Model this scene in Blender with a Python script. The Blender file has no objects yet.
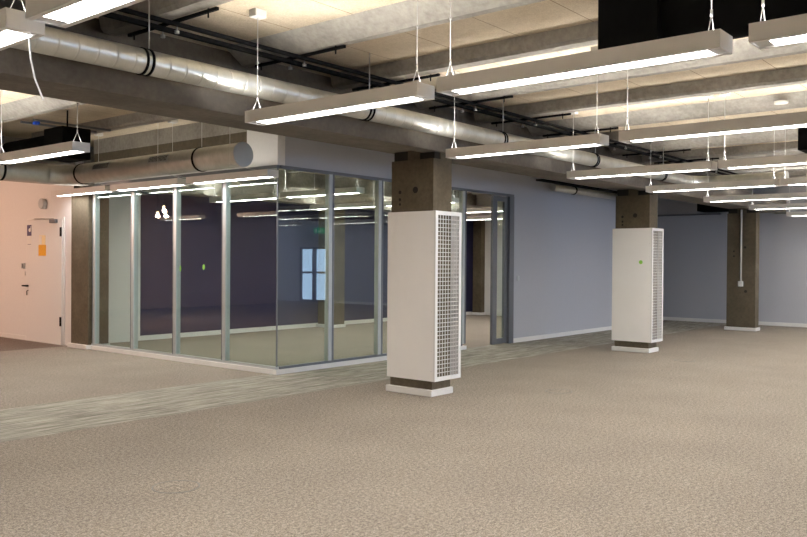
import bpy, bmesh, math, random
from mathutils import Vector, Matrix
random.seed(7)
S = bpy.context.scene
C = S.collection

# ------------------------------------------------------------------ camera
cam_d = bpy.data.cameras.new('camera'); cam = bpy.data.objects.new('camera', cam_d); C.objects.link(cam)
cam_d.sensor_width = 36.0; cam_d.lens = 819.45/807*36.0; cam_d.clip_end = 200; cam_d.clip_start = 0.02
R_ = (0.63754383, -0.77038386, 0.00682398)
D_ = (-0.00159267, -0.01017547, -0.99994696)
F_ = (0.77041244, 0.63749915, -0.00771428)
cam.matrix_world = Matrix(((R_[0], -D_[0], -F_[0], 0), (R_[1], -D_[1], -F_[1], 0), (R_[2], -D_[2], -F_[2], 1.35), (0, 0, 0, 1)))
S.camera = cam

# ------------------------------------------------------------------ world, exposure
W = bpy.data.worlds.new('daylight'); S.world = W; W.use_nodes = True
W.node_tree.nodes['Background'].inputs[0].default_value = (0.55, 0.68, 0.95, 1)
W.node_tree.nodes['Background'].inputs[1].default_value = 1.0
S.view_settings.view_transform = 'Standard'; S.view_settings.look = 'None'
S.view_settings.gamma = 1.0; S.view_settings.use_curve_mapping = False
S.view_settings.exposure = 0.13
DIFF_E = 29.0      # fixture diffusers facing down
UP_E = 60.0        # fixture lenses facing up
WARM_W = 85.0     # each warm pendant bulb
COOL_FILL_W = 100.0     # each cool fill lamp added inside the unseen south windows

def area(name, loc, rot, sx, sy, power, col):
    l = bpy.data.lights.new(name, 'AREA'); l.shape = 'RECTANGLE'; l.size = sx; l.size_y = sy
    l.energy = power; l.color = col
    o = bpy.data.objects.new(name, l); o.location = loc; o.rotation_euler = rot; C.objects.link(o); return o
for _x in (8.0, 12.0, 16.0):     # cool fill lamps added just inside the three unseen south windows
    area('window_daylight', (_x, -8.9, 1.55), (math.radians(90), 0, 0), 3.0, 1.7, COOL_FILL_W, (0.62, 0.76, 1.0))

# ------------------------------------------------------------------ materials
def new_mat(name):
    m = bpy.data.materials.new(name); m.use_nodes = True
    nt = m.node_tree; b = nt.nodes['Principled BSDF']; return m, nt, b
def N(nt, t, **kw):
    n = nt.nodes.new(t)
    for k, v in kw.items(): setattr(n, k, v)
    return n
def ramp(nt, fac, stops):
    r = N(nt, 'ShaderNodeValToRGB'); el = r.color_ramp.elements
    while len(el) < len(stops): el.new(0.5)
    for e, (p, c) in zip(el, stops):
        e.position = p; e.color = (*c, 1)
    nt.links.new(fac, r.inputs[0]); return r.outputs[0]
def coords(nt, scale=(1, 1, 1), kind='pos'):
    if kind == 'pos':
        g = N(nt, 'ShaderNodeNewGeometry'); s = g.outputs['Position']
    else:
        g = N(nt, 'ShaderNodeTexCoord'); s = g.outputs['Object']
    mp = N(nt, 'ShaderNodeMapping'); mp.inputs['Scale'].default_value = scale
    nt.links.new(s, mp.inputs[0]); return mp.outputs[0]
def noise(nt, vec, scale, detail=3, rough=0.55):
    n = N(nt, 'ShaderNodeTexNoise'); n.inputs['Scale'].default_value = scale
    n.inputs['Detail'].default_value = detail; n.inputs['Roughness'].default_value = rough
    nt.links.new(vec, n.inputs['Vector']); return n.outputs['Fac']
def bump(nt, b, h, strength, dist=0.01):
    bp = N(nt, 'ShaderNodeBump'); bp.inputs['Strength'].default_value = strength; bp.inputs['Distance'].default_value = dist
    nt.links.new(h, bp.inputs['Height']); nt.links.new(bp.outputs[0], b.inputs['Normal'])
def mixc(nt, fac, a, b, mode='MIX'):
    m = N(nt, 'ShaderNodeMix', data_type='RGBA', blend_type=mode)
    if isinstance(fac, (int, float)): m.inputs[0].default_value = fac
    else: nt.links.new(fac, m.inputs[0])
    for i, v in ((6, a), (7, b)):
        if isinstance(v, tuple): m.inputs[i].default_value = (*v, 1)
        else: nt.links.new(v, m.inputs[i])
    return m.outputs[2]
def math_(nt, op, a, b=None, c=None):
    m = N(nt, 'ShaderNodeMath', operation=op)
    for i, v in enumerate((a, b, c)):
        if v is None: continue
        if isinstance(v, (int, float)): m.inputs[i].default_value = v
        else: nt.links.new(v, m.inputs[i])
    return m.outputs[0]
def plain(name, col, rough=0.5, metal=0.0, var=0.04, scale=12, bmp=0.0):
    m, nt, b = new_mat(name)
    f = noise(nt, coords(nt), scale, 4)
    lo = tuple(max(0, c*(1-var)) for c in col); hi = tuple(min(1, c*(1+var)) for c in col)
    nt.links.new(ramp(nt, f, [(0.3, lo), (0.7, hi)]), b.inputs['Base Color'])
    b.inputs['Roughness'].default_value = rough; b.inputs['Metallic'].default_value = metal
    if bmp: bump(nt, b, f, bmp)
    return m
def concrete(name, c0, c1, c2, rough=0.85):
    m, nt, b = new_mat(name); v = coords(nt)
    f1 = noise(nt, v, 1.7, 6, 0.65); f2 = noise(nt, v, 22, 5, 0.6)
    base = ramp(nt, f1, [(0.3, c0), (0.52, c1), (0.72, c2)])
    fine = ramp(nt, f2, [(0.3, (0.72, 0.72, 0.72)), (0.65, (1.05, 1.05, 1.05))])
    nt.links.new(mixc(nt, 0.8, base, fine, 'MULTIPLY'), b.inputs['Base Color'])
    b.inputs['Roughness'].default_value = rough; bump(nt, b, f2, 0.25, 0.01); return m
def emis(name, col, st):
    m = bpy.data.materials.new(name); m.use_nodes = True; nt = m.node_tree; nt.nodes.clear()
    e = N(nt, 'ShaderNodeEmission'); e.inputs[0].default_value = (*col, 1); e.inputs[1].default_value = st
    o = N(nt, 'ShaderNodeOutputMaterial'); nt.links.new(e.outputs[0], o.inputs[0]); return m

M = {}
M['white_wall'] = plain('painted plaster', (0.78, 0.77, 0.76), 0.75, var=0.02, bmp=0.03, scale=40)
M['cool_wall'] = plain('cool grey painted plaster', (0.45, 0.462, 0.505), 0.75, var=0.02, bmp=0.03, scale=40)
M['white_paint'] = plain('white gloss paint', (0.80, 0.79, 0.77), 0.4, var=0.02)
M['cabinet'] = plain('powder coated white steel', (0.92, 0.905, 0.88), 0.42, var=0.015, scale=3)
M['housing'] = plain('light grey painted aluminium', (0.74, 0.72, 0.69), 0.45, var=0.02)
M['alu'] = plain('anodised aluminium', (0.52, 0.55, 0.56), 0.4, metal=0.35, var=0.03)
M['alu_dark'] = plain('dark grey aluminium', (0.17, 0.18, 0.20), 0.4, metal=0.3, var=0.03)
M['navy'] = plain('navy painted wall', (0.020, 0.018, 0.065), 0.6, var=0.08)
M['brown_wall'] = plain('dark brown painted wall', (0.42, 0.29, 0.26), 0.7, var=0.06)
M['black'] = plain('black insulation foil', (0.003, 0.003, 0.003), 0.9, var=0.3); M['black'].node_tree.nodes['Principled BSDF'].inputs['Specular IOR Level'].default_value = 0.08
M['black_metal'] = plain('black coated steel', (0.004, 0.004, 0.0045), 0.7, var=0.2); M['black_metal'].node_tree.nodes['Principled BSDF'].inputs['Specular IOR Level'].default_value = 0.08
M['steel'] = plain('zinc plated steel', (0.60, 0.60, 0.60), 0.3, metal=0.9, var=0.1)
M['wire'] = plain('white cable sleeve', (0.72, 0.72, 0.72), 0.5, var=0.02)
M['white_plastic'] = plain('white plastic', (0.80, 0.79, 0.76), 0.4, var=0.02)
M['hole'] = plain('dark recess', (0.02, 0.017, 0.013), 0.95, var=0.2)
M['conc_beam'] = concrete('precast beam concrete', (0.115, 0.10, 0.082), (0.165, 0.145, 0.12), (0.22, 0.195, 0.165))
M['conc_rib'] = concrete('cast rib concrete', (0.26, 0.245, 0.22), (0.38, 0.36, 0.325), (0.46, 0.44, 0.40))
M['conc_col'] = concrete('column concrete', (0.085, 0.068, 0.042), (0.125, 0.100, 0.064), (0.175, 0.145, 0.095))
M['diffuser'] = emis('lit diffuser', (1.0, 0.97, 0.94), DIFF_E)
M['uplens'] = emis('lit upper lens', (1.0, 0.955, 0.89), UP_E)
M['uplens_low'] = emis('dimmed upper lens', (1.0, 0.955, 0.89), UP_E*0.15)
M['bulb'] = emis('warm bulb', (1.0, 0.66, 0.42), 25)
M['sky_glass'] = emis('daylit glazing', (0.50, 0.68, 1.0), 5.0)
M['blue_sign'] = plain('blue violet sign', (0.085, 0.07, 0.16), 0.5)
M['yellow'] = plain('orange yellow card', (0.85, 0.42, 0.02), 0.5, var=0.1, scale=60)
M['pale_yellow'] = plain('pale cream card', (0.9, 0.75, 0.45), 0.5)
M['green_dot'] = plain('light green sticker', (0.32, 0.72, 0.10), 0.5)
M['blue_tape'] = plain('blue tape', (0.01, 0.08, 0.65), 0.5)
M['rim_grey'] = plain('floor box rim', (0.20, 0.20, 0.19), 0.6)
M['grille_inside'] = plain('duct lining', (0.33, 0.30, 0.26), 0.8)

# spiral duct steel
m, nt, b = new_mat('galvanised spiral duct'); v = coords(nt)
f = noise(nt, v, 9, 4)
nt.links.new(ramp(nt, f, [(0.3, (0.56, 0.57, 0.53)), (0.7, (0.70, 0.70, 0.66))]), b.inputs['Base Color'])
nt.links.new(ramp(nt, f, [(0.3, (0.34,)*3), (0.7, (0.44,)*3)]), b.inputs['Roughness'])
b.inputs['Metallic'].default_value = 0.78; M['duct'] = m

# ceiling panels: cream wood wool, seams every 0.645 m
m, nt, b = new_mat('wood wool ceiling panel'); v = coords(nt)
f1 = noise(nt, v, 1.1, 3); f2 = noise(nt, v, 75, 4, 0.7); f3 = noise(nt, v, 18, 3, 0.6)
base = ramp(nt, f1, [(0.3, (0.62, 0.53, 0.40)), (0.7, (0.73, 0.64, 0.50))])
fib = ramp(nt, f2, [(0.32, (0.70, 0.66, 0.60)), (0.6, (1.05, 1.05, 1.05))])
col = mixc(nt, 0.75, base, fib, 'MULTIPLY')
col = mixc(nt, 0.5, col, ramp(nt, f3, [(0.35, (0.86, 0.84, 0.80)), (0.65, (1.04, 1.04, 1.04))]), 'MULTIPLY')
sp = N(nt, 'ShaderNodeSeparateXYZ'); nt.links.new(v, sp.inputs[0])
fr = math_(nt, 'FRACT', math_(nt, 'DIVIDE', math_(nt, 'SUBTRACT', sp.outputs[1], 3.475-6.45), 0.645))
seam = math_(nt, 'LESS_THAN', fr, 0.014)
col = mixc(nt, math_(nt, 'MULTIPLY', seam, 0.75), col, (0.22, 0.13, 0.06))
nt.links.new(col, b.inputs['Base Color']); b.inputs['Roughness'].default_value = 0.95; bump(nt, b, f2, 0.5, 0.01)
M['panel'] = m

# carpet: beige loop pile with a grey green streaked walkway
m, nt, b = new_mat('carpet tiles'); v = coords(nt)
f2 = math_(nt, 'ADD', math_(nt, 'MULTIPLY', noise(nt, v, 42, 3, 0.8), 0.45), math_(nt, 'MULTIPLY', noise(nt, coords(nt, (1, 1, 1)), 120, 2, 0.7), 0.55)); f1 = noise(nt, v, 1.3, 3); f4 = noise(nt, v, 150, 2, 0.7)
base = ramp(nt, f2, [(0.38, (0.135, 0.118, 0.098)), (0.5, (0.285, 0.250, 0.213)), (0.62, (0.50, 0.446, 0.388))])
base = mixc(nt, 0.7, base, ramp(nt, f1, [(0.3, (0.86, 0.86, 0.87)), (0.7, (1.05, 1.05, 1.04))]), 'MULTIPLY')
vs = coords(nt, (2.0, 34.0, 1.0)); s1 = noise(nt, vs, 1.0, 5, 0.75)
vs2 = coords(nt, (0.8, 9.0, 1.0)); s2 = noise(nt, vs2, 1.0, 3, 0.6)
band = ramp(nt, s1, [(0.38, (0.20, 0.187, 0.162)), (0.5, (0.36, 0.342, 0.302)), (0.62, (0.56, 0.54, 0.48))])
band = mixc(nt, 0.7, band, ramp(nt, s2, [(0.35, (0.72, 0.74, 0.70)), (0.65, (1.08, 1.08, 1.08))]), 'MULTIPLY')
sp = N(nt, 'ShaderNodeSeparateXYZ'); nt.links.new(v, sp.inputs[0])
X, Y = sp.outputs[0], sp.outputs[1]
wob = math_(nt, 'MULTIPLY', math_(nt, 'SUBTRACT', noise(nt, coords(nt, (1.5, 0.0, 0)), 1.0, 2), 0.5), 0.10)
lo = math_(nt, 'GREATER_THAN', Y, math_(nt, 'ADD', wob, 6.13))
hi = math_(nt, 'LESS_THAN', Y, math_(nt, 'ADD', wob, 7.47))
sel = math_(nt, 'MULTIPLY', lo, hi)
dark = math_(nt, 'MULTIPLY', math_(nt, 'GREATER_THAN', Y, 12.22), math_(nt, 'LESS_THAN', X, 6.5))
base = mixc(nt, dark, base, mixc(nt, 1.0, base, (0.62, 0.56, 0.55), 'MULTIPLY'))
col = mixc(nt, sel, base, band)
nt.links.new(col, b.inputs['Base Color']); b.inputs['Roughness'].default_value = 0.97
b.inputs['Specular IOR Level'].default_value = 0.15; bump(nt, b, f4, 0.12, 0.003)
M['carpet'] = m

# partition glass: clear, faint green body tint, real Fresnel mirror
m = bpy.data.materials.new('partition glass'); m.use_nodes = True; nt = m.node_tree; nt.nodes.clear()
tr = N(nt, 'ShaderNodeBsdfTransparent'); tr.inputs[0].default_value = (0.90, 0.95, 0.915, 1)
gl = N(nt, 'ShaderNodeBsdfGlossy'); gl.inputs['Roughness'].default_value = 0.0; gl.inputs[0].default_value = (0.95, 1.0, 0.97, 1)
fn = N(nt, 'ShaderNodeFresnel'); ge = N(nt, 'ShaderNodeNewGeometry')   # a thin pane: both of its faces mirror alike
nt.links.new(math_(nt, 'ADD', 1.6, math_(nt, 'MULTIPLY', ge.outputs['Backfacing'], 1/1.6-1.6)), fn.inputs['IOR'])
mx = N(nt, 'ShaderNodeMixShader'); o = N(nt, 'ShaderNodeOutputMaterial')
nt.links.new(fn.outputs[0], mx.inputs[0]); nt.links.new(tr.outputs[0], mx.inputs[1]); nt.links.new(gl.outputs[0], mx.inputs[2]); nt.links.new(mx.outputs[0], o.inputs[0])
M['glass'] = m

# ------------------------------------------------------------------ helpers
def bx(bm, x0, x1, y0, y1, z0, z1):
    vs = [bm.verts.new(p) for p in ((x0,y0,z0),(x1,y0,z0),(x1,y1,z0),(x0,y1,z0),(x0,y0,z1),(x1,y0,z1),(x1,y1,z1),(x0,y1,z1))]
    for f in ((0,3,2,1),(4,5,6,7),(0,1,5,4),(1,2,6,5),(2,3,7,6),(3,0,4,7)): bm.faces.new([vs[i] for i in f])
def box(*a):
    bm = bmesh.new(); bx(bm, *a); return bm
def tube(bm, pts, radii, n=24, caps=True):
    """swept tube through points; radii a number or a list"""
    pts = [Vector(p) for p in pts]
    if isinstance(radii, (int, float)): radii = [radii]*len(pts)
    rings = []; up = None
    for i, p in enumerate(pts):
        a = pts[max(i-1, 0)]; c = pts[min(i+1, len(pts)-1)]
        t = (c-a).normalized()
        if up is None: up = Vector((0, 0, 1)) if abs(t.z) < 0.9 else Vector((1, 0, 0))
        s = t.cross(up).normalized(); up = s.cross(t).normalized()
        rings.append([bm.verts.new(p + radii[i]*(math.cos(2*math.pi*k/n)*s + math.sin(2*math.pi*k/n)*up)) for k in range(n)])
    for r0, r1 in zip(rings, rings[1:]):
        for k in range(n):
            f = bm.faces.new((r0[k], r0[(k+1) % n], r1[(k+1) % n], r1[k])); f.smooth = True
    if caps:
        bm.faces.new(rings[0][::-1]); bm.faces.new(rings[-1])
    return bm
def tb(pts, r, n=8):
    bm = bmesh.new(); tube(bm, pts, r, n); return bm
def prism(poly, axis, a, b_):
    """extrude a closed polygon along axis; poly in the two other coordinates"""
    bm = bmesh.new()
    def P(q, t):
        return {'x': (t, q[0], q[1]), 'y': (q[0], t, q[1]), 'z': (q[0], q[1], t)}[axis]
    A = [bm.verts.new(P(q, a)) for q in poly]; B = [bm.verts.new(P(q, b_)) for q in poly]
    n = len(poly)
    for i in range(n): bm.faces.new((A[i], A[(i+1) % n], B[(i+1) % n], B[i]))
    bm.faces.new(A[::-1]); bm.faces.new(B); return bm
def bevel(bm, w, seg=2):
    bmesh.ops.bevel(bm, geom=bm.edges[:], offset=w, segments=seg, profile=0.5, affect='EDGES', clamp_overlap=True); return bm
def obj(name, bm, mat, parent=None, **props):
    bmesh.ops.recalc_face_normals(bm, faces=bm.faces[:])
    me = bpy.data.meshes.new(name); bm.to_mesh(me); bm.free()
    me.materials.append(mat if not isinstance(mat, str) else M[mat])
    o = bpy.data.objects.new(name, me); C.objects.link(o)
    if parent is not None:
        o.parent = parent
        o.matrix_parent_inverse = Matrix.Translation(-Vector(parent.location))
    for k, v in props.items(): o[k] = v
    return o
def thing(name, label, cat, loc=(0, 0, 0), group=None):
    o = bpy.data.objects.new(name, None); C.objects.link(o); o.location = loc; o.empty_display_size = 0.1
    o['label'] = label; o['category'] = cat
    if group: o['group'] = group
    return o
def tag(o, label, cat, group=None):
    o['label'] = label; o['category'] = cat
    if group: o['group'] = group
    return o
def struct(name, bm, mat, parent=None):
    o = obj(name, bm, mat, parent)
    if parent is None: o['kind'] = 'structure'
    return o

ZC = 3.16          # underside of the ceiling panels
XG, YG = 6.56, 7.385   # planes of the glass office: west face and south face

# ------------------------------------------------------------------ shell
struct('floor', box(-5.2, 19.4, -9.2, 20.2, -0.12, 0.0), 'carpet')
ceil = struct('ceiling', box(-5.2, 19.4, -9.2, 20.2, ZC, ZC+0.15), 'panel')
struct('wall_west', box(-5.2, -5.0, -9.0, 20.0, 0, ZC), 'white_wall')
bm = bmesh.new(); bx(bm, 19.2, 19.4, -9.0, -5.7, 0, ZC); bx(bm, 19.2, 19.4, -4.4, 20.0, 0, ZC); bx(bm, 19.2, 19.4, -5.7, -4.4, 1.84, ZC)
struct('wall_east', bm, 'cool_wall')
struct('wall_north', box(-5.0, 19.2, 20.0, 20.2, 0, ZC), 'brown_wall')
# south wall with three window openings, unseen and added for cool light
bm = bmesh.new()
bx(bm, -5.2, 19.4, -9.2, -9.0, 0, 0.65); bx(bm, -5.2, 19.4, -9.2, -9.0, 2.45, ZC)
for a, c in ((-5.2, 6.45), (9.55, 10.45), (13.55, 14.45), (17.55, 19.4)): bx(bm, a, c, -9.2, -9.0, 0.65, 2.45)
struct('wall_south', bm, 'white_wall')
for i, x in enumerate((8.0, 12.0, 16.0)):
    w = struct('window_%d' % (i+1), box(x-1.549, x+1.549, -9.16, -9.13, 0.65, 2.45), 'sky_glass')  # added out of view, pane glows to give cool light
    bm = bmesh.new()
    for xx in (x-1.55, x-0.03, x+1.49): bx(bm, xx, xx+0.06, -9.13, -9.05, 0.65, 2.45)
    for z in (0.65, 2.39): bx(bm, x-1.49, x+1.49, -9.13, -9.05, z, z+0.06)
    obj('window_frame', bm, 'white_paint', w)
# door wall, beyond the glass office
struct('wall_entrance', box(XG, XG+0.12, 12.06, 20.0, 0, ZC), 'white_wall')
struct('baseboard_entrance', box(XG-0.015, XG, 13.62, 20.0, 0, 0.07), 'white_paint')
# bulkheads above the glass, wall beyond the sliding door, office walls
bm = bmesh.new(); bx(bm, XG, XG+0.12, YG, 7.95, 2.5, ZC); bx(bm, XG, XG+0.12, 7.95, 11.5, 2.5, 2.60)
struct('wall_office_west', bm, 'white_wall')
struct('trim_1', box(XG, XG+0.12, 7.95, 11.5, 2.60, 2.95), 'conc_col')  # duct shadow on the bulkhead, put in as a dark concrete colour
struct('trim_2', box(XG-0.01, XG+0.12, 7.95, 11.5, 2.95, ZC), 'conc_rib')  # lit white wall above the shadow, toned down with concrete grey
bm = bmesh.new(); bx(bm, XG+0.12, 11.83, YG, YG+0.12, 2.5, ZC); bx(bm, 11.83, 16.4, YG, YG+0.12, 0, ZC)
struct('wall_office_south', bm, 'cool_wall')
struct('baseboard_office_south', box(11.83, 16.4, YG-0.012, YG, 0, 0.075), 'white_paint')
struct('wall_office_east', box(17.71, 17.83, 9.4, 12.2, 0, ZC), 'white_wall')
struct('wall_corridor_north', box(16.4, 19.2, 9.4, 9.52, 0, ZC), 'white_wall')
struct('wall_corridor_west', box(16.28, 16.4, YG+0.12, 9.4, 0, ZC), 'white_wall')
struct('wall_office_stub', box(16.28, 17.71, 9.52, 9.64, 0, ZC), 'white_wall')
bm = bmesh.new(); bx(bm, 6.85, 7.80, 12.2, 12.35, 0, 2.5)
struct('wall_office_north_white', bm, 'white_wall')
struct('wall_office_north', box(7.80, 19.2, 12.2, 12.35, 0, 2.5), 'navy')
struct('baseboard_office_north', box(7.1, 17.5, 12.185, 12.2, 0, 0.08), 'white_paint')
struct('baseboard_office_east', box(17.695, 17.71, 9.64, 11.88, 0, 0.08), 'white_paint')
struct('baseboard_east', box(19.185, 19.2, -4.4, 9.4, 0, 0.08), 'white_paint')
# ceiling ribs: pairs of stems every 2.42 m between the beams
def rib(poly, y0, y1):
    bm = prism(poly, 'y', y0, y1); return obj('ceiling_rib', bm, 'conc_rib', ceil)
for (y0, y1) in ((-8.99, -1.45), (-0.85, 5.60), (6.0, 11.6), (12.36, 19.99)):
    for k in range(-4, 6):
        a = 4.38 + 2.42*k
        s = 1.0 if y0 < 12 else 1.0
        if not (-4.9 < a < 18.8): continue
        segs = [(y0, y1)]
        for (p, q) in segs:
            rib([(a, ZC), (a+0.10, ZC-0.07), (a+0.15, 3.06), (a+0.18, 3.035), (a+0.24, 3.03), (a+0.27, 3.06), (a+0.27, ZC)], p, q)
            c = 5.64 + 2.42*k
            if c > 18.9 or abs(c - 6.6) < 0.0: continue
            rib([(c, ZC), (c+0.02, 3.06), (c+0.045, 3.035), (c+0.155, 3.03), (c+0.18, 3.06), (c+0.20, ZC)], p, q)

# ------------------------------------------------------------------ beams and columns
def beam(y, label, x0=-4.99, x1=19.19, mat='conc_beam'):
    poly = [(0, 2.47), (0.20, 2.47), (0.205, 2.56), (0.235, 2.56), (0.24, 2.50), (0.65, 2.50), (0.90, 2.78), (0.90, ZC), (0.70, ZC), (0.70, 2.76), (0, 2.76)]
    bm = prism([(y+p, z) for p, z in poly], 'x', x0, x1)
    return tag(obj('concrete_beam', bm, mat), label, 'beam')
beam(5.0, 'long grey brown concrete beam running over the three columns, spiral duct along it')
beam(-1.55, 'concrete ceiling beam behind the viewpoint, parallel to the duct beam')
beam(11.5, 'concrete beam above the far door wall, beyond the bent galvanised duct', mat='conc_rib')

def column(x, y0, y1, label, depth=0.31, zt0=2.47, boxed=False, holes=()):
    t = thing('concrete_column', label, 'column', (x+depth/2, (y0+y1)/2, 0))
    bm = bmesh.new()
    bx(bm, x, x+depth, y0, y1, 0, 2.40)
    if holes is None: bx(bm, x+0.001, x+depth-0.001, y0+0.001, y1-0.001, 2.40, 2.499)
    else:
        bx(bm, x+0.02, x+depth-0.02, y0+0.20, y1-0.20, 2.40, 2.53)
        bx(bm, x+0.12, x+depth, y0+0.001, y0+0.20, 2.40, 2.469); bx(bm, x+0.12, x+depth, y1-0.20, y1-0.001, 2.40, 2.499)
    obj('shaft', bm, 'conc_col', t)
    for (a, c, zt) in ((y0+0.01, y0+0.195, 2.468), (y1-0.195, y1-0.01, 2.498))[:0 if holes is None else 2]: obj('bearing_recess', box(x+0.03, x+0.118, a, c, 2.401, zt), 'hole', t)
    bm = bmesh.new()
    bx(bm, x-0.045, x+depth+0.015, y0-0.03, y1+0.03, 0, 0.065)
    obj('base_trim', bevel(bm, 0.006, 1), 'white_paint', t)
    for (yy, zz, r) in holes or ():
        obj('socket_hole', tb([(x-0.002, yy, zz), (x+0.004, yy, zz)], r, 14), 'hole', t)
    return t
HO = ((5.26, 2.09, 0.034), (5.465, 2.075, 0.019), (5.465, 2.00, 0.016), (5.465, 1.95, 0.014))
c1 = column(6.54, 5.03, 5.58, 'nearest brown concrete column with a white boxed casing with grille', holes=HO)
c2 = column(11.94, 5.05, 5.60, 'middle concrete column, boxed in white with a green sticker', holes=[(a+0.02, z, r) for a, z, r in HO])
c3 = column(17.34, 5.09, 5.66, 'farthest bare concrete column with white cable conduit', depth=0.24, holes=[(5.28, 0.80, 0.03), (5.30, 1.70, 0.025), (5.52, 1.62, 0.02), (5.52, 1.52, 0.02)])
obj('conduit', tb([(17.32, 5.37, 1.0), (17.32, 5.37, 2.469)], 0.018, 10), 'white_plastic', c3)
obj('junction_box', bevel(box(17.275, 17.34, 5.325, 5.415, 0.90, 1.01), 0.006, 2), 'white_plastic', c3)
# columns at the back of the glass office
column(6.50, 11.56, 12.06, 'brown concrete column between the door wall and the glass office', depth=0.34)
column(11.94, 11.72, 12.17, 'concrete column against navy wall, seen through the office glass', depth=0.32)
column(17.53, 11.92, 12.17, 'concrete column beside white wall, seen through sliding door opening', depth=0.18, holes=None)

def casing(x, y0, y1, z0, z1, x1, label, sticker=None):
    t = thing('column_casing', label, 'cabinet', ((x+x1)/2, (y0+y1)/2, 0))
    bm = bmesh.new()
    bx(bm, x, x+0.02, y0+0.02, y1, z0, z1)
    bx(bm, x1-0.02, x1, y0+0.02, y1, z0, z1)
    bx(bm, x+0.02, x1-0.02, y1-0.015, y1, z0, z1)
    obj('side_panel', bm, 'cabinet', t)
    bm = bmesh.new(); d0, d1 = y0, y0+0.02; w = 0.04
    bx(bm, x, x+w, d0, d1, z0, z1); bx(bm, x1-w, x1, d0, d1, z0, z1)
    bx(bm, x+w, x1-w, d0, d1, z1-w, z1); bx(bm, x+w, x1-w, d0, d1, z0, z0+w)
    obj('grille_frame', bm, 'white_paint', t)
    bm = bmesh.new(); nv = 8; nh = int(round((z1-z0-2*w)/0.042))
    for i in range(1, nv):
        xx = x+w+(x1-x-2*w)*i/nv; bx(bm, xx-0.0022, xx+0.0022, d0+0.003, d0+0.008, z0+w, z1-w)
    for i in range(1, nh):
        zz = z0+w+(z1-z0-2*w)*i/nh; bx(bm, x+w, x1-w, d0+0.008, d0+0.013, zz-0.003, zz+0.003)
    obj('grille', bm, 'white_paint', t)
    for z in [z0+0.1+i*0.2 for i in range(int((z1-z0)/0.2))]: obj('rivet', tb([(x-0.002, y0+0.045, z), (x+0.002, y0+0.045, z)], 0.004, 8), 'steel', t)
    if sticker:
        obj('green_sticker', tb([(x-0.002, sticker[0], sticker[1]), (x+0.001, sticker[0], sticker[1])], 0.03, 16), 'green_dot', t)
    return t
casing(6.50, 4.965, 5.595, 0.155, 1.868, 6.945, 'tall white metal casing with side grille on the nearest column')
casing(11.90, 4.985, 5.63, 0.158, 1.893, 12.33, 'white metal casing with a small green sticker on the middle column', (5.165, 1.375))

# ------------------------------------------------------------------ glass office fronts
gp = thing('glass_partition', 'left face of the glass office, clear panes in slim pale aluminium frames', 'partition', (XG, 9.4, 0))
obj('base', box(XG-0.03, XG+0.06, YG-0.03, 11.555, 0, 0.058), 'white_paint', gp)
obj('bottom_rail', box(XG-0.008, XG+0.05, YG+0.012, 11.555, 0.058, 0.088), 'alu', gp)
obj('top_rail', box(XG-0.008, XG+0.05, YG+0.012, 11.555, 2.462, 2.50), 'alu_dark', gp)
yb = [11.50, 10.46, 9.44, 8.385]
for y in yb:
    m_ = obj('mullion', box(XG-0.008, XG+0.07, y-0.035, y+0.035, 0.088, 2.462), 'alu', gp)
    obj('gasket', box(XG-0.012, XG-0.008, y+0.022, y+0.035, 0.088, 2.462), 'alu_dark', m_)
edges = [YG+0.004, 8.35, 8.42, 9.405, 9.475, 10.425, 10.495, 11.465]
for i in range(0, 8, 2): obj('glass_pane', box(XG+0.012, XG+0.020, edges[i], edges[i+1], 0.088, 2.462), 'glass', gp)
obj('corner_joint', box(XG+0.002, XG+0.018, YG+0.002, YG+0.014, 0.088, 2.462), 'alu_dark', gp)
for (y, z, a) in ((9.33, 1.245, 0.7), (8.82, 1.268, 0.0)):
    bm = bmesh.new(); n = 14
    vs = [bm.verts.new((XG+0.010, y + 0.024*math.cos(2*math.pi*k/n)*(0.7 if a else 1), z + (0.042 if a else 0.036)*math.sin(2*math.pi*k/n) + a*0.0*math.cos(k))) for k in range(n)]
    bm.faces.new(vs); g = bmesh.ops.extrude_face_region(bm, geom=bm.faces[:]); bmesh.ops.translate(bm, verts=[v_ for v_ in g['geom'] if isinstance(v_, bmesh.types.BMVert)], vec=(0.0018, 0, 0))
    obj('green_sticker', bm, 'green_dot', gp)

gs = thing('glass_partition', 'right face of the glass office, panes up to the sliding door', 'partition', (8.5, YG, 0))
obj('base', box(XG+0.06, 10.44, YG-0.03, YG+0.06, 0, 0.058), 'white_paint', gs)
obj('bottom_rail', box(XG+0.052, 10.36, YG-0.008, YG+0.05, 0.058, 0.088), 'alu_dark', gs)
obj('top_rail', box(XG+0.052, 11.83, YG-0.008, YG+0.05, 2.462, 2.50), 'alu_dark', gs)
xs = [7.475, 8.43, 9.40, 10.40]
for x in xs:
    m_ = obj('mullion', box(x-0.045, x+0.045, YG-0.004, YG+0.07, 0.088, 2.462), 'alu', gs)
    obj('gasket', box(x+0.015, x+0.045, YG-0.010, YG-0.004, 0.088, 2.462), 'alu_dark', m_)
edges = [XG+0.02, 7.43, 7.52, 8.385, 8.475, 9.355, 9.445, 10.355]
for i in range(0, 8, 2): obj('glass_pane', box(edges[i], edges[i+1], YG+0.012, YG+0.020, 0.088, 2.462), 'glass', gs)
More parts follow.
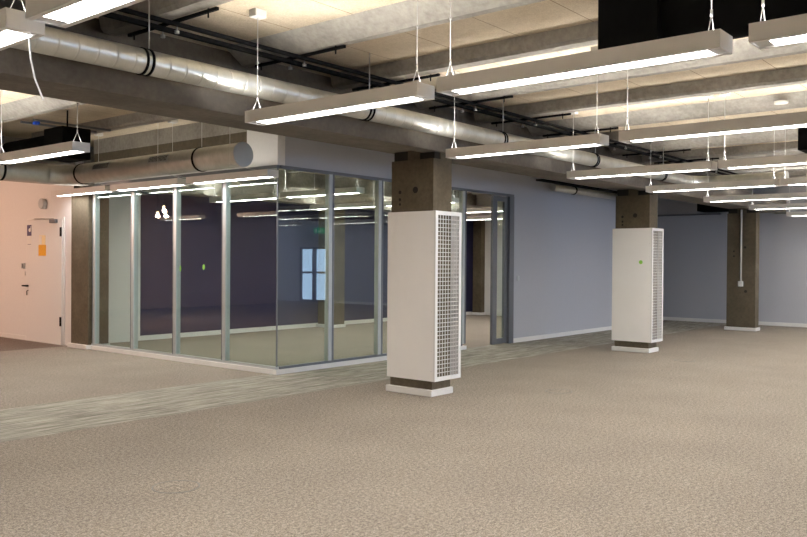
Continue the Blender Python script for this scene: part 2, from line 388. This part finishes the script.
# sliding door and its frame
d2 = struct('door_2', box(11.69, 11.83, YG-0.012, YG+0.13, 0, 2.462), 'alu_dark')
bm = bmesh.new(); y0, y1 = YG+0.03, YG+0.075
bx(bm, 11.25, 11.375, y0, y1, 0.01, 2.455); bx(bm, 11.60, 11.685, y0, y1, 0.01, 2.455)
bx(bm, 11.375, 11.60, y0, y1, 0.01, 0.10); bx(bm, 11.375, 11.60, y0, y1, 2.37, 2.455)
lf = obj('door_leaf', bm, 'alu_dark', d2)
obj('pane', box(11.375, 11.60, y0+0.015, y0+0.025, 0.10, 2.37), 'glass', lf)
o = obj('light_switch', bevel(box(11.94, 12.01, YG-0.014, YG, 1.05, 1.13), 0.004, 2), 'alu', None)
tag(o, 'small grey switch on the white wall right of the sliding door', 'switch')

# ------------------------------------------------------------------ entrance door
d1 = struct('door_1', box(XG-0.035, XG, 12.40, 13.56, 0.004, 2.0), 'white_wall')
bm = bmesh.new()
bx(bm, XG-0.02, XG, 12.365, 12.396, 0, 2.03); bx(bm, XG-0.02, XG, 13.564, 13.60, 0, 2.03); bx(bm, XG-0.02, XG, 12.396, 13.564, 2.004, 2.03)
obj('door_frame', bm, 'white_paint', d1)
for z in (0.30, 1.72): obj('hinge', box(XG-0.05, XG-0.035, 12.405, 12.445, z, z+0.145), 'black_metal', d1)
cl = obj('door_closer', bevel(box(XG-0.085, XG-0.035, 12.53, 12.72, 1.935, 1.995), 0.008, 2), 'alu_dark', d1)
obj('closer_arm', tb([(XG-0.07, 12.6, 2.0), (XG-0.07, 13.1, 2.018), (XG-0.04, 13.3, 2.02)], 0.009), 'steel', cl)
obj('door_handle', tb([(XG-0.035, 13.50, 0.915), (XG-0.085, 13.50, 0.915), (XG-0.085, 13.61, 0.915)], 0.013), 'black_metal', d1)
obj('key', tb([(XG-0.035, 13.50, 0.84), (XG-0.06, 13.50, 0.83), (XG-0.06, 13.50, 0.76)], 0.009), 'black_metal', d1)
def plate(name, y0, y1, z0, z1, mat, label, cat, x=XG-0.035, th=0.004):
    return tag(obj(name, box(x-th, x, y0, y1, z0, z1), mat), label, cat)
sg = thing('door_sign', 'blue and white pictogram sign at the upper left of the pink lit door', 'sign', (XG-0.037, 13.47, 1.77))
obj('sign_panel', box(XG-0.039, XG-0.035, 13.385, 13.545, 1.585, 1.93), 'white_plastic', sg)
obj('blue_field', box(XG-0.041, XG-0.039, 13.39, 13.54, 1.745, 1.925), 'blue_sign', sg)
bm = bmesh.new()
n = 12; vs = [bm.verts.new((XG-0.0415, 13.445+0.04*math.cos(2*math.pi*k/n)*1.0, 1.84+0.032*math.sin(2*math.pi*k/n))) for k in range(n)]; bm.faces.new(vs)
bx(bm, XG-0.0425, XG-0.041, 13.40, 13.42, 1.86, 1.90)
obj('white_pictogram', bm, 'white_plastic', sg)
bm = bmesh.new(); bx(bm, XG-0.0405, XG-0.039, 13.41, 13.52, 1.60, 1.607); obj('small_print', bm, 'blue_sign', sg)
sn = thing('door_notice', 'orange and cream notice card in the middle of the pale door', 'sign', (XG-0.037, 13.03, 1.43))
obj('orange_card', box(XG-0.041, XG-0.035, 12.905, 13.145, 1.415, 1.59), 'yellow', sn)
obj('cream_card', box(XG-0.040, XG-0.035, 12.925, 13.125, 1.59, 1.745), 'pale_yellow', sn)
obj('white_strip', box(XG-0.042, XG-0.040, 13.04, 13.115, 1.60, 1.735), 'white_plastic', sn)
tag(obj('wall_bell', bevel(tb([(XG, 13.02, 2.26), (XG-0.07, 13.02, 2.26)], 0.085, 24), 0.004, 1), 'alu'), 'round grey alarm bell on the pink wall above the door', 'bell')
bl = thing('card_reader', 'small grey card reader on wall left of the door', 'reader', (XG-0.01, 13.73, 1.24))
obj('reader_body', bevel(box(XG-0.03, XG, 13.68, 13.77, 1.20, 1.29), 0.004, 2), 'alu', bl)
obj('reader_window', box(XG-0.033, XG-0.03, 13.69, 13.74, 1.21, 1.28), 'alu_dark', bl)
tag(obj('wall_switch', bevel(box(XG-0.012, XG, 13.67, 13.74, 1.08, 1.15), 0.003, 1), 'white_plastic'), 'small white switch on the wall below the card reader', 'switch')

# ------------------------------------------------------------------ suspended linear lights
LZ = 2.342; LH = 0.083; LW = 0.172
def make_light(x, ya, yb_, label, group, hang=(0.07, 0.035), lz=LZ, wires=(1, 1), boxes=(1, 1), up=True):
    """housing from y=ya (near end) to yb_ (far end)"""
    t = thing('linear_light', label, 'light', (x+LW/2, (ya+yb_)/2, lz), group)
    x1 = x+LW; z1 = lz+LH
    bm = bmesh.new()
    prof = [(x, lz), (x+0.028, lz), (x+0.028, lz+0.012), (x1-0.028, lz+0.012), (x1-0.028, lz), (x1, lz), (x1, z1), (x1-0.03, z1), (x1-0.03, z1-0.055), (x+0.03, z1-0.055), (x+0.03, z1), (x, z1)]
    A = [bm.verts.new((p, ya+0.006, q)) for p, q in prof]; B = [bm.verts.new((p, yb_-0.006, q)) for p, q in prof]; n = len(prof)
    for i in range(n): bm.faces.new((A[i], A[(i+1) % n], B[(i+1) % n], B[i]))
    obj('housing', bm, 'housing', t)
    for (a, c) in ((ya, ya+0.006), (yb_-0.006, yb_)):
        obj('end_cap', box(x, x1, a, c, lz, z1), 'housing', t)
    L = yb_-ya
    bm = bmesh.new(); bx(bm, x+0.029, x1-0.029, ya+0.075, yb_-0.075, lz+0.005, lz+0.011)
    obj('diffuser', bm, 'diffuser', t)
    for (a, c) in ((ya+0.007, ya+0.073), (yb_-0.073, yb_-0.007)): obj('end_reflector', box(x+0.029, x1-0.029, a, c, lz+0.006, lz+0.0115), 'steel', t)
    obj('upper_lens', box(x+0.050, x1-0.050, ya+0.06, yb_-0.06, z1-0.0545, z1-0.048), 'uplens' if up else 'uplens_low', t)
    xc = x+LW/2
    for k, y in enumerate((ya+hang[0], yb_-hang[1])):
        if not wires[k]: continue
        bm = bmesh.new()
        zc = z1+0.10
        tube(bm, [(xc-0.045, y, z1-0.004), (xc, y, zc)], 0.0022, 6); tube(bm, [(xc+0.045, y, z1-0.004), (xc, y, zc)], 0.0022, 6)
        tube(bm, [(xc, y, zc), (xc, y, ZC-0.03)], 0.0028, 6)
        w = obj('hanging_wire', bm, 'wire', t)
        obj('cable_gripper', tb([(xc, y, zc-0.012), (xc, y, zc+0.02)], 0.006, 8), 'steel', w); obj('cable_gripper', tb([(xc, y, zc+0.25), (xc, y, zc+0.264)], 0.007, 8), 'steel', w)
        if boxes[k]: obj('ceiling_cup', bevel(box(xc-0.05, xc+0.05, y-0.04, y+0.04, ZC-0.055, ZC), 0.004, 1), 'white_plastic', t)
    return t
ROWX = [-0.80, 1.61, 3.80, 6.235, 8.60, 10.85, 13.10, 15.40, 17.85]
ROWN = ['row behind the viewpoint', 'nearest row', 'second row', 'third row', 'fourth row', 'fifth row', 'sixth row', 'seventh row', 'farthest row']
G = 'suspended linear lights'
special = {
 (3.80, 0): 'grey linear light over the glass corner, its left end by the spiral duct',
 (3.80, 1): 'largest complete linear light, upper centre right, left end on two white wires',
 (3.80, 2): 'linear light cut by the upper right frame edge, its left end showing',
 (6.235, 0): 'linear light just right above the nearest column',
 (6.235, 1): 'long grey linear light at upper right, below the black box',
 (8.60, 0): 'linear light hanging left above the middle column',
 (8.60, 1): 'linear light at the right frame edge, fourth row, its left end showing',
 (10.85, 0): 'linear light crossing in front of the middle column top',
 (10.85, 1): 'bluish white linear light stub at the right frame edge, fifth row',
 (13.10, 0): 'linear light just above the farthest bare column',
 (15.40, 0): 'small far linear light right of the farthest column top',
 (17.85, 0): 'farthest tiny linear light at the right frame edge',
}
segs = [(3.05, 4.63), (1.28, 2.905), (-0.52, 1.155), (-3.35, -1.72), (-5.12, -3.49), (-6.89, -5.26)]
posn = ['first light out from the duct beam', 'second light out from the duct beam', 'third light out from the duct beam', 'first light past the rear beam', 'second light past the rear beam', 'third light past the rear beam']
for ri, x in enumerate(ROWX):
    for k, (a, c) in enumerate(segs):
        if k == 0 and ri > 2: a, c = [3.07, 2.97, 2.93, 3.08, 3.10, 3.10][ri-3], 4.65
        if ri == 1:
            if k > 2: continue
            a, c = [(3.54, 4.66), (1.73, 3.363), (-0.04, 1.60)][k]
        if k > 2 and ri % 2 == 0: continue
        lab = special.get((x, k), 'grey linear light, %s, %s' % (ROWN[ri], posn[k]))
        if ri == 1: lab = ['grey linear light end cap poking in at the top left corner', 'big close linear light cut by the top left frame edge', 'linear light in the nearest row, beyond the top frame edge'][k]
        make_light(x, a, c, lab, None, wires=(1, 1 if not (ri == 1 and k == 0) else 0))
# beyond the duct beam, over the entrance lobby
for k, (a, c) in enumerate(((7.04, 8.67), (8.81, 10.44))):
    make_light(3.80, a, c, ['linear light in front of the black insulated box, left side', 'linear light at the left frame edge under the black duct'][k], None)
for k, (a, c) in enumerate(((7.20, 8.75), (8.93, 10.52), (10.66, 12.2))):
    make_light(6.24, a, c, ['linear light along the glass corner under the round duct end', 'linear light under the round duct, middle of the three by the glass', 'linear light under the duct elbow, over the left end of the glass'][k], None,
               hang=(0.6, 0.5), wires=(0, 0), lz=2.325, up=False)
for k, (a, c) in enumerate(((13.0, 14.6), (16.0, 17.6))):  # extra fixtures out of view, added to brighten the lobby
    make_light(1.61, 7.04+1.77*k, 8.67+1.77*k, 'linear light beside the duct beam on its lobby side, %s of two' % ['nearer', 'farther'][k], None)
    make_light(-0.80, 7.04+1.77*k, 8.67+1.77*k, 'linear light at the west side of the lobby, %s of two' % ['nearer', 'farther'][k], None)
    make_light(1.2, a, c, 'linear light over the lobby out of frame, %s of two' % ['nearer', 'farther'][k], None)
for ri, x in enumerate((8.60, 10.95, 13.30, 15.6)):
    for k, (a, c) in enumerate(((8.0, 9.63), (9.77, 11.4))):
        make_light(x, a, c, 'linear light inside the glass office, %s row from the left, %s' % (['first', 'second', 'third', 'fourth'][ri], ['near the front glass', 'near the navy wall'][k]), None)

# hooks of the three lights under the round duct: wires straddling the duct
# two loose white cords hanging from the nearest lights
t = obj('loose_cord', tb([(1.74, 3.60, 2.33), (1.745, 3.595, 2.24), (1.76, 3.585, 2.15), (1.79, 3.57, 2.06)], 0.004, 8), 'wire'); tag(t, 'slack white cord hanging from the light at the top left', 'cord')

# ------------------------------------------------------------------ ducts
def duct_pts(p, q, step=0.13, r=0.083, g=-0.005):
    p, q = Vector(p), Vector(q); L = (q-p).length; d = (q-p)/L; pts, rad = [], []
    s = 0.0
    while s < L-0.02:
        pts += [p+d*(s-0.012), p+d*(s-0.004), p+d*s, p+d*(s+0.004), p+d*(s+0.012)] if s > 0 else [p]
        rad += [r, r, r+g, r, r] if s > 0 else [r]
        s += step
    pts.append(q); rad.append(r); return pts, rad
def elbow(pc, a0, a1, R, n=9, z=0):
    return [Vector((pc[0]+R*math.cos(a0+(a1-a0)*i/n), pc[1]+R*math.sin(a0+(a1-a0)*i/n), z)) for i in range(n+1)]
sd = thing('spiral_duct', 'long thin galvanised spiral duct running along the concrete beam', 'duct', (5.0, 4.8, 2.665))
p, r = duct_pts((0.9, 4.80, 2.665), (12.85, 4.80, 2.665))
bm = bmesh.new(); tube(bm, p, r, 28); obj('straight_pipe', bm, 'duct', sd)
bm = bmesh.new(); tube(bm, elbow((12.85, 4.55), math.pi/2, 0, 0.25, 8, 2.665), 0.088, 28); obj('elbow', bm, 'duct', sd)
p, r = duct_pts((13.10, 4.55, 2.665), (13.10, 3.40, 2.665)); bm = bmesh.new(); tube(bm, p, r, 28); obj('branch_pipe', bm, 'duct', sd)
for x in (3.09, 5.27, 7.40, 9.56, 11.75):
    for dx in (-0.022, 0.022): s_ = obj('clamp', tb([(x+dx-0.008, 4.8, 2.665), (x+dx+0.008, 4.8, 2.665)], 0.091, 28), 'black_metal', sd)
    obj('threaded_rod', tb([(x+0.02, 4.775, 2.74), (x+0.02, 4.775, ZC)], 0.005), 'steel', s_)
# big bent duct outside the glass
bd = thing('round_duct', 'large round galvanised duct bending beside the glass office, blue grey end cap', 'duct', (6.0, 9.2, 2.565))
rB = 0.138; zB = 2.563
p, r = duct_pts((6.02, 7.36, zB), (6.02, 10.95, zB), 0.11, rB, -0.003); bm = bmesh.new(); tube(bm, p, r, 36, caps=False); obj('straight_pipe', bm, 'duct', bd)
bm = bmesh.new(); tube(bm, [(6.02, 7.352, zB), (6.02, 7.375, zB)], rB+0.003, 36); obj('end_cap', bm, 'alu', bd)
pts = elbow((5.70, 10.95), 0, math.pi/2, 0.32, 8, zB); bm = bmesh.new(); tube(bm, pts, rB+0.002, 36, caps=False); obj('elbow', bm, 'duct', bd)
p, r = duct_pts((5.70, 11.27, zB), (3.0, 11.27, zB), 0.11, rB, -0.003); bm = bmesh.new(); tube(bm, p, r, 36); obj('side_pipe', bm, 'duct', bd)
for y in (8.13, 10.85, ):
    s_ = obj('clamp', tb([(6.02, y-0.014, zB), (6.02, y+0.014, zB)], rB+0.008, 36), 'black_metal', bd)
    obj('threaded_rod', tb([(6.02, y, zB+rB), (6.02, y, ZC)], 0.005), 'steel', s_)
s_ = obj('clamp', tb([(5.05, 11.27, zB), (5.08, 11.27, zB)], rB+0.008, 36), 'black_metal', bd)
obj('threaded_rod', tb([(5.065, 11.27, zB+rB), (5.065, 11.27, ZC)], 0.005), 'steel', s_)
for y in (8.62, 9.95):
    # side outlet grilles following the duct wall on its west side
    def arc(y0, y1, a0, a1, rr, n=6):
        bm_ = bmesh.new(); g_ = [[bm_.verts.new((6.02-rr*math.cos(a0+(a1-a0)*i/n), yy, zB+rr*math.sin(a0+(a1-a0)*i/n))) for i in range(n+1)] for yy in (y0, y1)]
        g2 = [[bm_.verts.new((6.02-(rr-0.005)*math.cos(a0+(a1-a0)*i/n), yy, zB+(rr-0.005)*math.sin(a0+(a1-a0)*i/n))) for i in range(n+1)] for yy in (y0, y1)]
        for i in range(n):
            bm_.faces.new((g_[0][i], g_[0][i+1], g_[1][i+1], g_[1][i])); bm_.faces.new((g2[0][i], g2[0][i+1], g2[1][i+1], g2[1][i]))
            for q in (0, 1): bm_.faces.new((g_[q][i], g_[q][i+1], g2[q][i+1], g2[q][i]))
        bm_.faces.new((g_[0][0], g_[1][0], g2[1][0], g2[0][0])); bm_.faces.new((g_[0][n], g_[1][n], g2[1][n], g2[0][n]))
        return bm_
    o = obj('outlet_grille', arc(y, y+0.42, 0.0, 0.70, rB+0.010), 'alu', bd)
    obj('grille_recess', arc(y+0.025, y+0.395, 0.10, 0.60, rB+0.0125), 'hole', o)
    bm = bmesh.new()
    for k in range(13):
        q = arc(y+0.035+k*0.028, y+0.043+k*0.028, 0.10, 0.60, rB+0.016, 4); me_ = bpy.data.meshes.new('t'); q.to_mesh(me_); q.free(); bm.from_mesh(me_); bpy.data.meshes.remove(me_)
    obj('louvre', bm, 'alu', o)
# wires of the lights under the round duct
for k, (y, dx) in enumerate(((8.80, -0.150), (8.95, 0.150), (10.57, -0.150), (10.72, 0.150), (7.40, -0.150))):
    bm = bmesh.new(); xc = 6.24+LW/2 if dx > 0 else 6.27
    xw = 6.02+dx*1.05
    tube(bm, [(xc, y, 2.408), (xw, y, 2.435), (xw, y, 2.56), (xw, y, ZC-0.03)], 0.003, 6)
    obj_cup = xw
    who = ['near the round duct end grille', 'behind the duct above the middle light', 'in front of the duct at its elbow side', 'behind the duct at its elbow side', 'by the blue grey duct end cap'][k]
    sw = tag(obj('suspension_wire', bm, 'wire'), 'thin white suspension wire ' + who, 'wire')
    obj('ceiling_cup', bevel(box(obj_cup-0.05, obj_cup+0.05, y-0.04, y+0.04, ZC-0.055, ZC), 0.004, 1), 'white_plastic', sw)

# black insulated ducts with boxes, hung under the ceiling between ribs
def black_duct(x, yb0, yb1, y_end, label, z0=2.72, z1=3.12, r=0.19, w=0.46, zb=None):
    t = thing('insulated_duct', label, 'duct', (x+0.23, yb0, z0))
    obj('silencer_box', bevel(box(x, x+w, yb0, yb1, zb or z0, z1), 0.006, 1), 'black', t)
    obj('hanger', tb([(x+w/2, (yb0+yb1)/2, z1-0.01), (x+w/2, (yb0+yb1)/2, ZC)], 0.01), 'black_metal', t)
    ys = yb0 if y_end < yb0 else yb1
    bm = bmesh.new(); tube(bm, [(x+0.23, ys, z0+r), (x+0.23, y_end, z0+r)], r, 28); obj('round_pipe', bm, 'black', t)
    return t
black_duct(4.87, 2.02, 2.42, 0.9, 'big black insulated duct and box at the top right of the frame')
black_duct(9.71, 2.00, 2.42, 1.5, 'black box at the right frame edge under the long light', z0=2.61, z1=2.87, r=0.12)
black_duct(14.55, 2.3, 2.75, 1.5, 'far small black insulated box between the distant lights', z0=2.66)
black_duct(4.87, 9.25, 9.70, 11.1, 'black insulated box and duct on the left above the bent duct', z0=2.72, z1=2.93, r=0.10, w=0.36, zb=2.56)

# cable rails along the beam, hung from cross rails under the ribs
rl = thing('cable_rail', 'pair of long black cable rails under the ceiling along the beam', 'rail', (8, 4.9, 2.95))
obj('rail', box(1.0, 16.8, 4.96, 5.0, 2.96, 2.99), 'black_metal', rl); obj('rail', box(1.0, 16.8, 4.80, 4.83, 2.965, 2.99), 'black_metal', rl)
words = ['first', 'second', 'third', 'fourth', 'fifth', 'sixth', 'seventh', 'eighth', 'ninth', 'tenth', 'eleventh']
for k in range(11):
    x = 2.17+1.21*k
    if x < 2.1: continue
    t = thing('cross_rail', 'black cross rail carrying the cable rails, %s from the left along the beam' % words[k], 'rail', (x, 4.97, 3.0), 'cross rails under the ribs')
    obj('rail', box(x-0.011, x+0.011, 4.40, 5.45, 3.003, 3.024), 'black_metal', t)
    for y in (4.50, 5.38): obj('threaded_rod', tb([(x, y, 2.97), (x, y, 3.06)], 0.006), 'black_metal', t)
    for y in (4.85, 5.018):
        obj('clip', tb([(x, y, 2.925), (x, y, 2.945), (x, y, 2.9451), (x, y, 3.0)], [0.017, 0.017, 0.005, 0.005], 10), 'steel', t)
# grey cable rail with blue tape on the left beyond the beam
t = thing('cable_tray', 'grey galvanised cable tray above the black box with a scrap of blue tape', 'tray', (5.2, 9.5, 3.03))
obj('rail', box(4.68, 5.66, 9.87, 9.90, 3.0, 3.025), 'alu_dark', t); obj('rail', box(4.70, 5.70, 9.60, 9.63, 3.0, 3.025), 'alu_dark', t)
obj('blue_tape', bevel(box(4.72, 4.78, 9.60, 9.68, 2.965, 3.0), 0.008, 1), 'blue_tape', t)

# grey duct on the wall beyond the sliding door
t = thing('wall_duct', 'short grey duct hung high on the wall beyond the sliding door', 'duct', (14.0, 7.2, 2.69))
bm = bmesh.new(); tube(bm, [(12.85, 7.22, 2.69), (16.2, 7.22, 2.69)], 0.065, 20); obj('pipe', bm, 'duct', t)
obj('clamp', tb([(13.6, 7.22, 2.69), (13.64, 7.22, 2.69)], 0.075, 20), 'black_metal', t)
obj('bracket', box(12.4, 16.2, 7.15, 7.30, 2.775, 2.80), 'black_metal', t)
t = tag(obj('far_pipe', box(19.12, 19.2, 6.4, 9.3, 2.49, 2.53), 'alu_dark'), 'thin dark pipe high on the far wall right of the middle column', 'pipe')
t = tag(obj('far_trunking', bevel(box(18.6, 19.15, 6.2, 6.75, 2.55, 2.78), 0.01, 1), 'black'), 'black trunking box high between the middle and farthest columns', 'trunking')
tag(obj('sensor_disc', tb([(9.20, 2.46, 3.05), (9.20, 2.46, 3.075)], 0.07, 20), 'white_plastic'), 'flat white round sensor on a rib near the right frame edge', 'sensor')

# ------------------------------------------------------------------ floor box lids in the carpet
for (x, y, lab) in ((2.90, 4.15, 'round floor box lid in the foreground carpet'), (7.69, 4.23, 'round floor box lid right of the nearest column'), (11.35, 4.27, 'round floor box lid right of the middle column')):
    t = thing('floor_box', lab, 'floor box', (x, y, 0))
    bm = bmesh.new(); n = 32
    for k in range(n):
        a0, a1 = 2*math.pi*k/n, 2*math.pi*(k+1)/n
        q = [(x+rr*math.cos(a), y+rr*math.sin(a), z) for z in (0.0005, 0.003) for rr, a in ((0.133, a0), (0.14, a0), (0.14, a1), (0.133, a1))]
        v_ = [bm.verts.new(c) for c in q]
        bm.faces.new(v_[4:8]); bm.faces.new((v_[1], v_[2], v_[6], v_[5])); bm.faces.new((v_[0], v_[4], v_[7], v_[3]))
    obj('rim', bm, 'rim_grey', t)
    bm = bmesh.new(); tube(bm, [(x, y, 0.0003), (x, y, 0.002)], 0.132, 32); obj('lid', bm, 'carpet', t)

# ------------------------------------------------------------------ lobby pendants whose warm light tints the door wall
for k, (x, y) in enumerate(((2.65, 15.75), (2.55, 15.60), (3.75, 13.9))):
    t = thing('warm_pendant', 'small warm glowing pendant bulb mirrored in the office glass, %s' % ['upper left of the cluster', 'middle of the cluster', 'right of the cluster'][k], 'light', (x, y, 2.4))
    bm = bmesh.new(); bmesh.ops.create_icosphere(bm, subdivisions=2, radius=0.027); bmesh.ops.translate(bm, verts=bm.verts[:], vec=(x, y, 2.4))
    obj('bulb', bm, 'bulb', t)
    obj('cord', tb([(x, y, 2.45), (x, y, ZC)], 0.004), 'black_metal', t)
    l = bpy.data.lights.new('bulb_light', 'POINT'); l.energy = WARM_W; l.color = (1.0, 0.62, 0.45); l.shadow_soft_size = 0.03
    lo_ = bpy.data.objects.new('bulb_light', l); lo_.location = (x, y, 2.33); C.objects.link(lo_)

# ------------------------------------------------------------------ glazed exit doors in the east wall, mirrored in the office glass
d3 = struct('door_3', box(19.30, 19.33, -5.7, -4.4, 0, 1.84), 'sky_glass')
bm = bmesh.new()
for y in (-5.7, -5.10, -5.02, -4.47): bx(bm, 19.24, 19.30, y, y+0.07, 0, 1.84)
for z in (0.0, 0.95, 1.77): bx(bm, 19.24, 19.30, -5.7, -4.4, z, z+0.07)
obj('door_frame', bm, 'alu_dark', d3)
ex = thing('exit_sign', 'small green lit exit sign above the glazed doors, mirrored in glass', 'sign', (19.18, -4.7, 2.38))
obj('sign_box', box(19.15, 19.2, -4.95, -4.45, 2.29, 2.47), emis('green exit sign', (0.05, 0.75, 0.45), 0.9), ex)
bm = bmesh.new(); bx(bm, 19.147, 19.15, -4.72, -4.62, 2.33, 2.37); bx(bm, 19.147, 19.15, -4.62, -4.60, 2.31, 2.45); bx(bm, 19.147, 19.15, -4.87, -4.80, 2.31, 2.45); bx(bm, 19.147, 19.15, -4.55, -4.50, 2.36, 2.40)
obj('pictogram', bm, emis('white pictogram', (0.8, 1, 0.95), 1.2), ex)
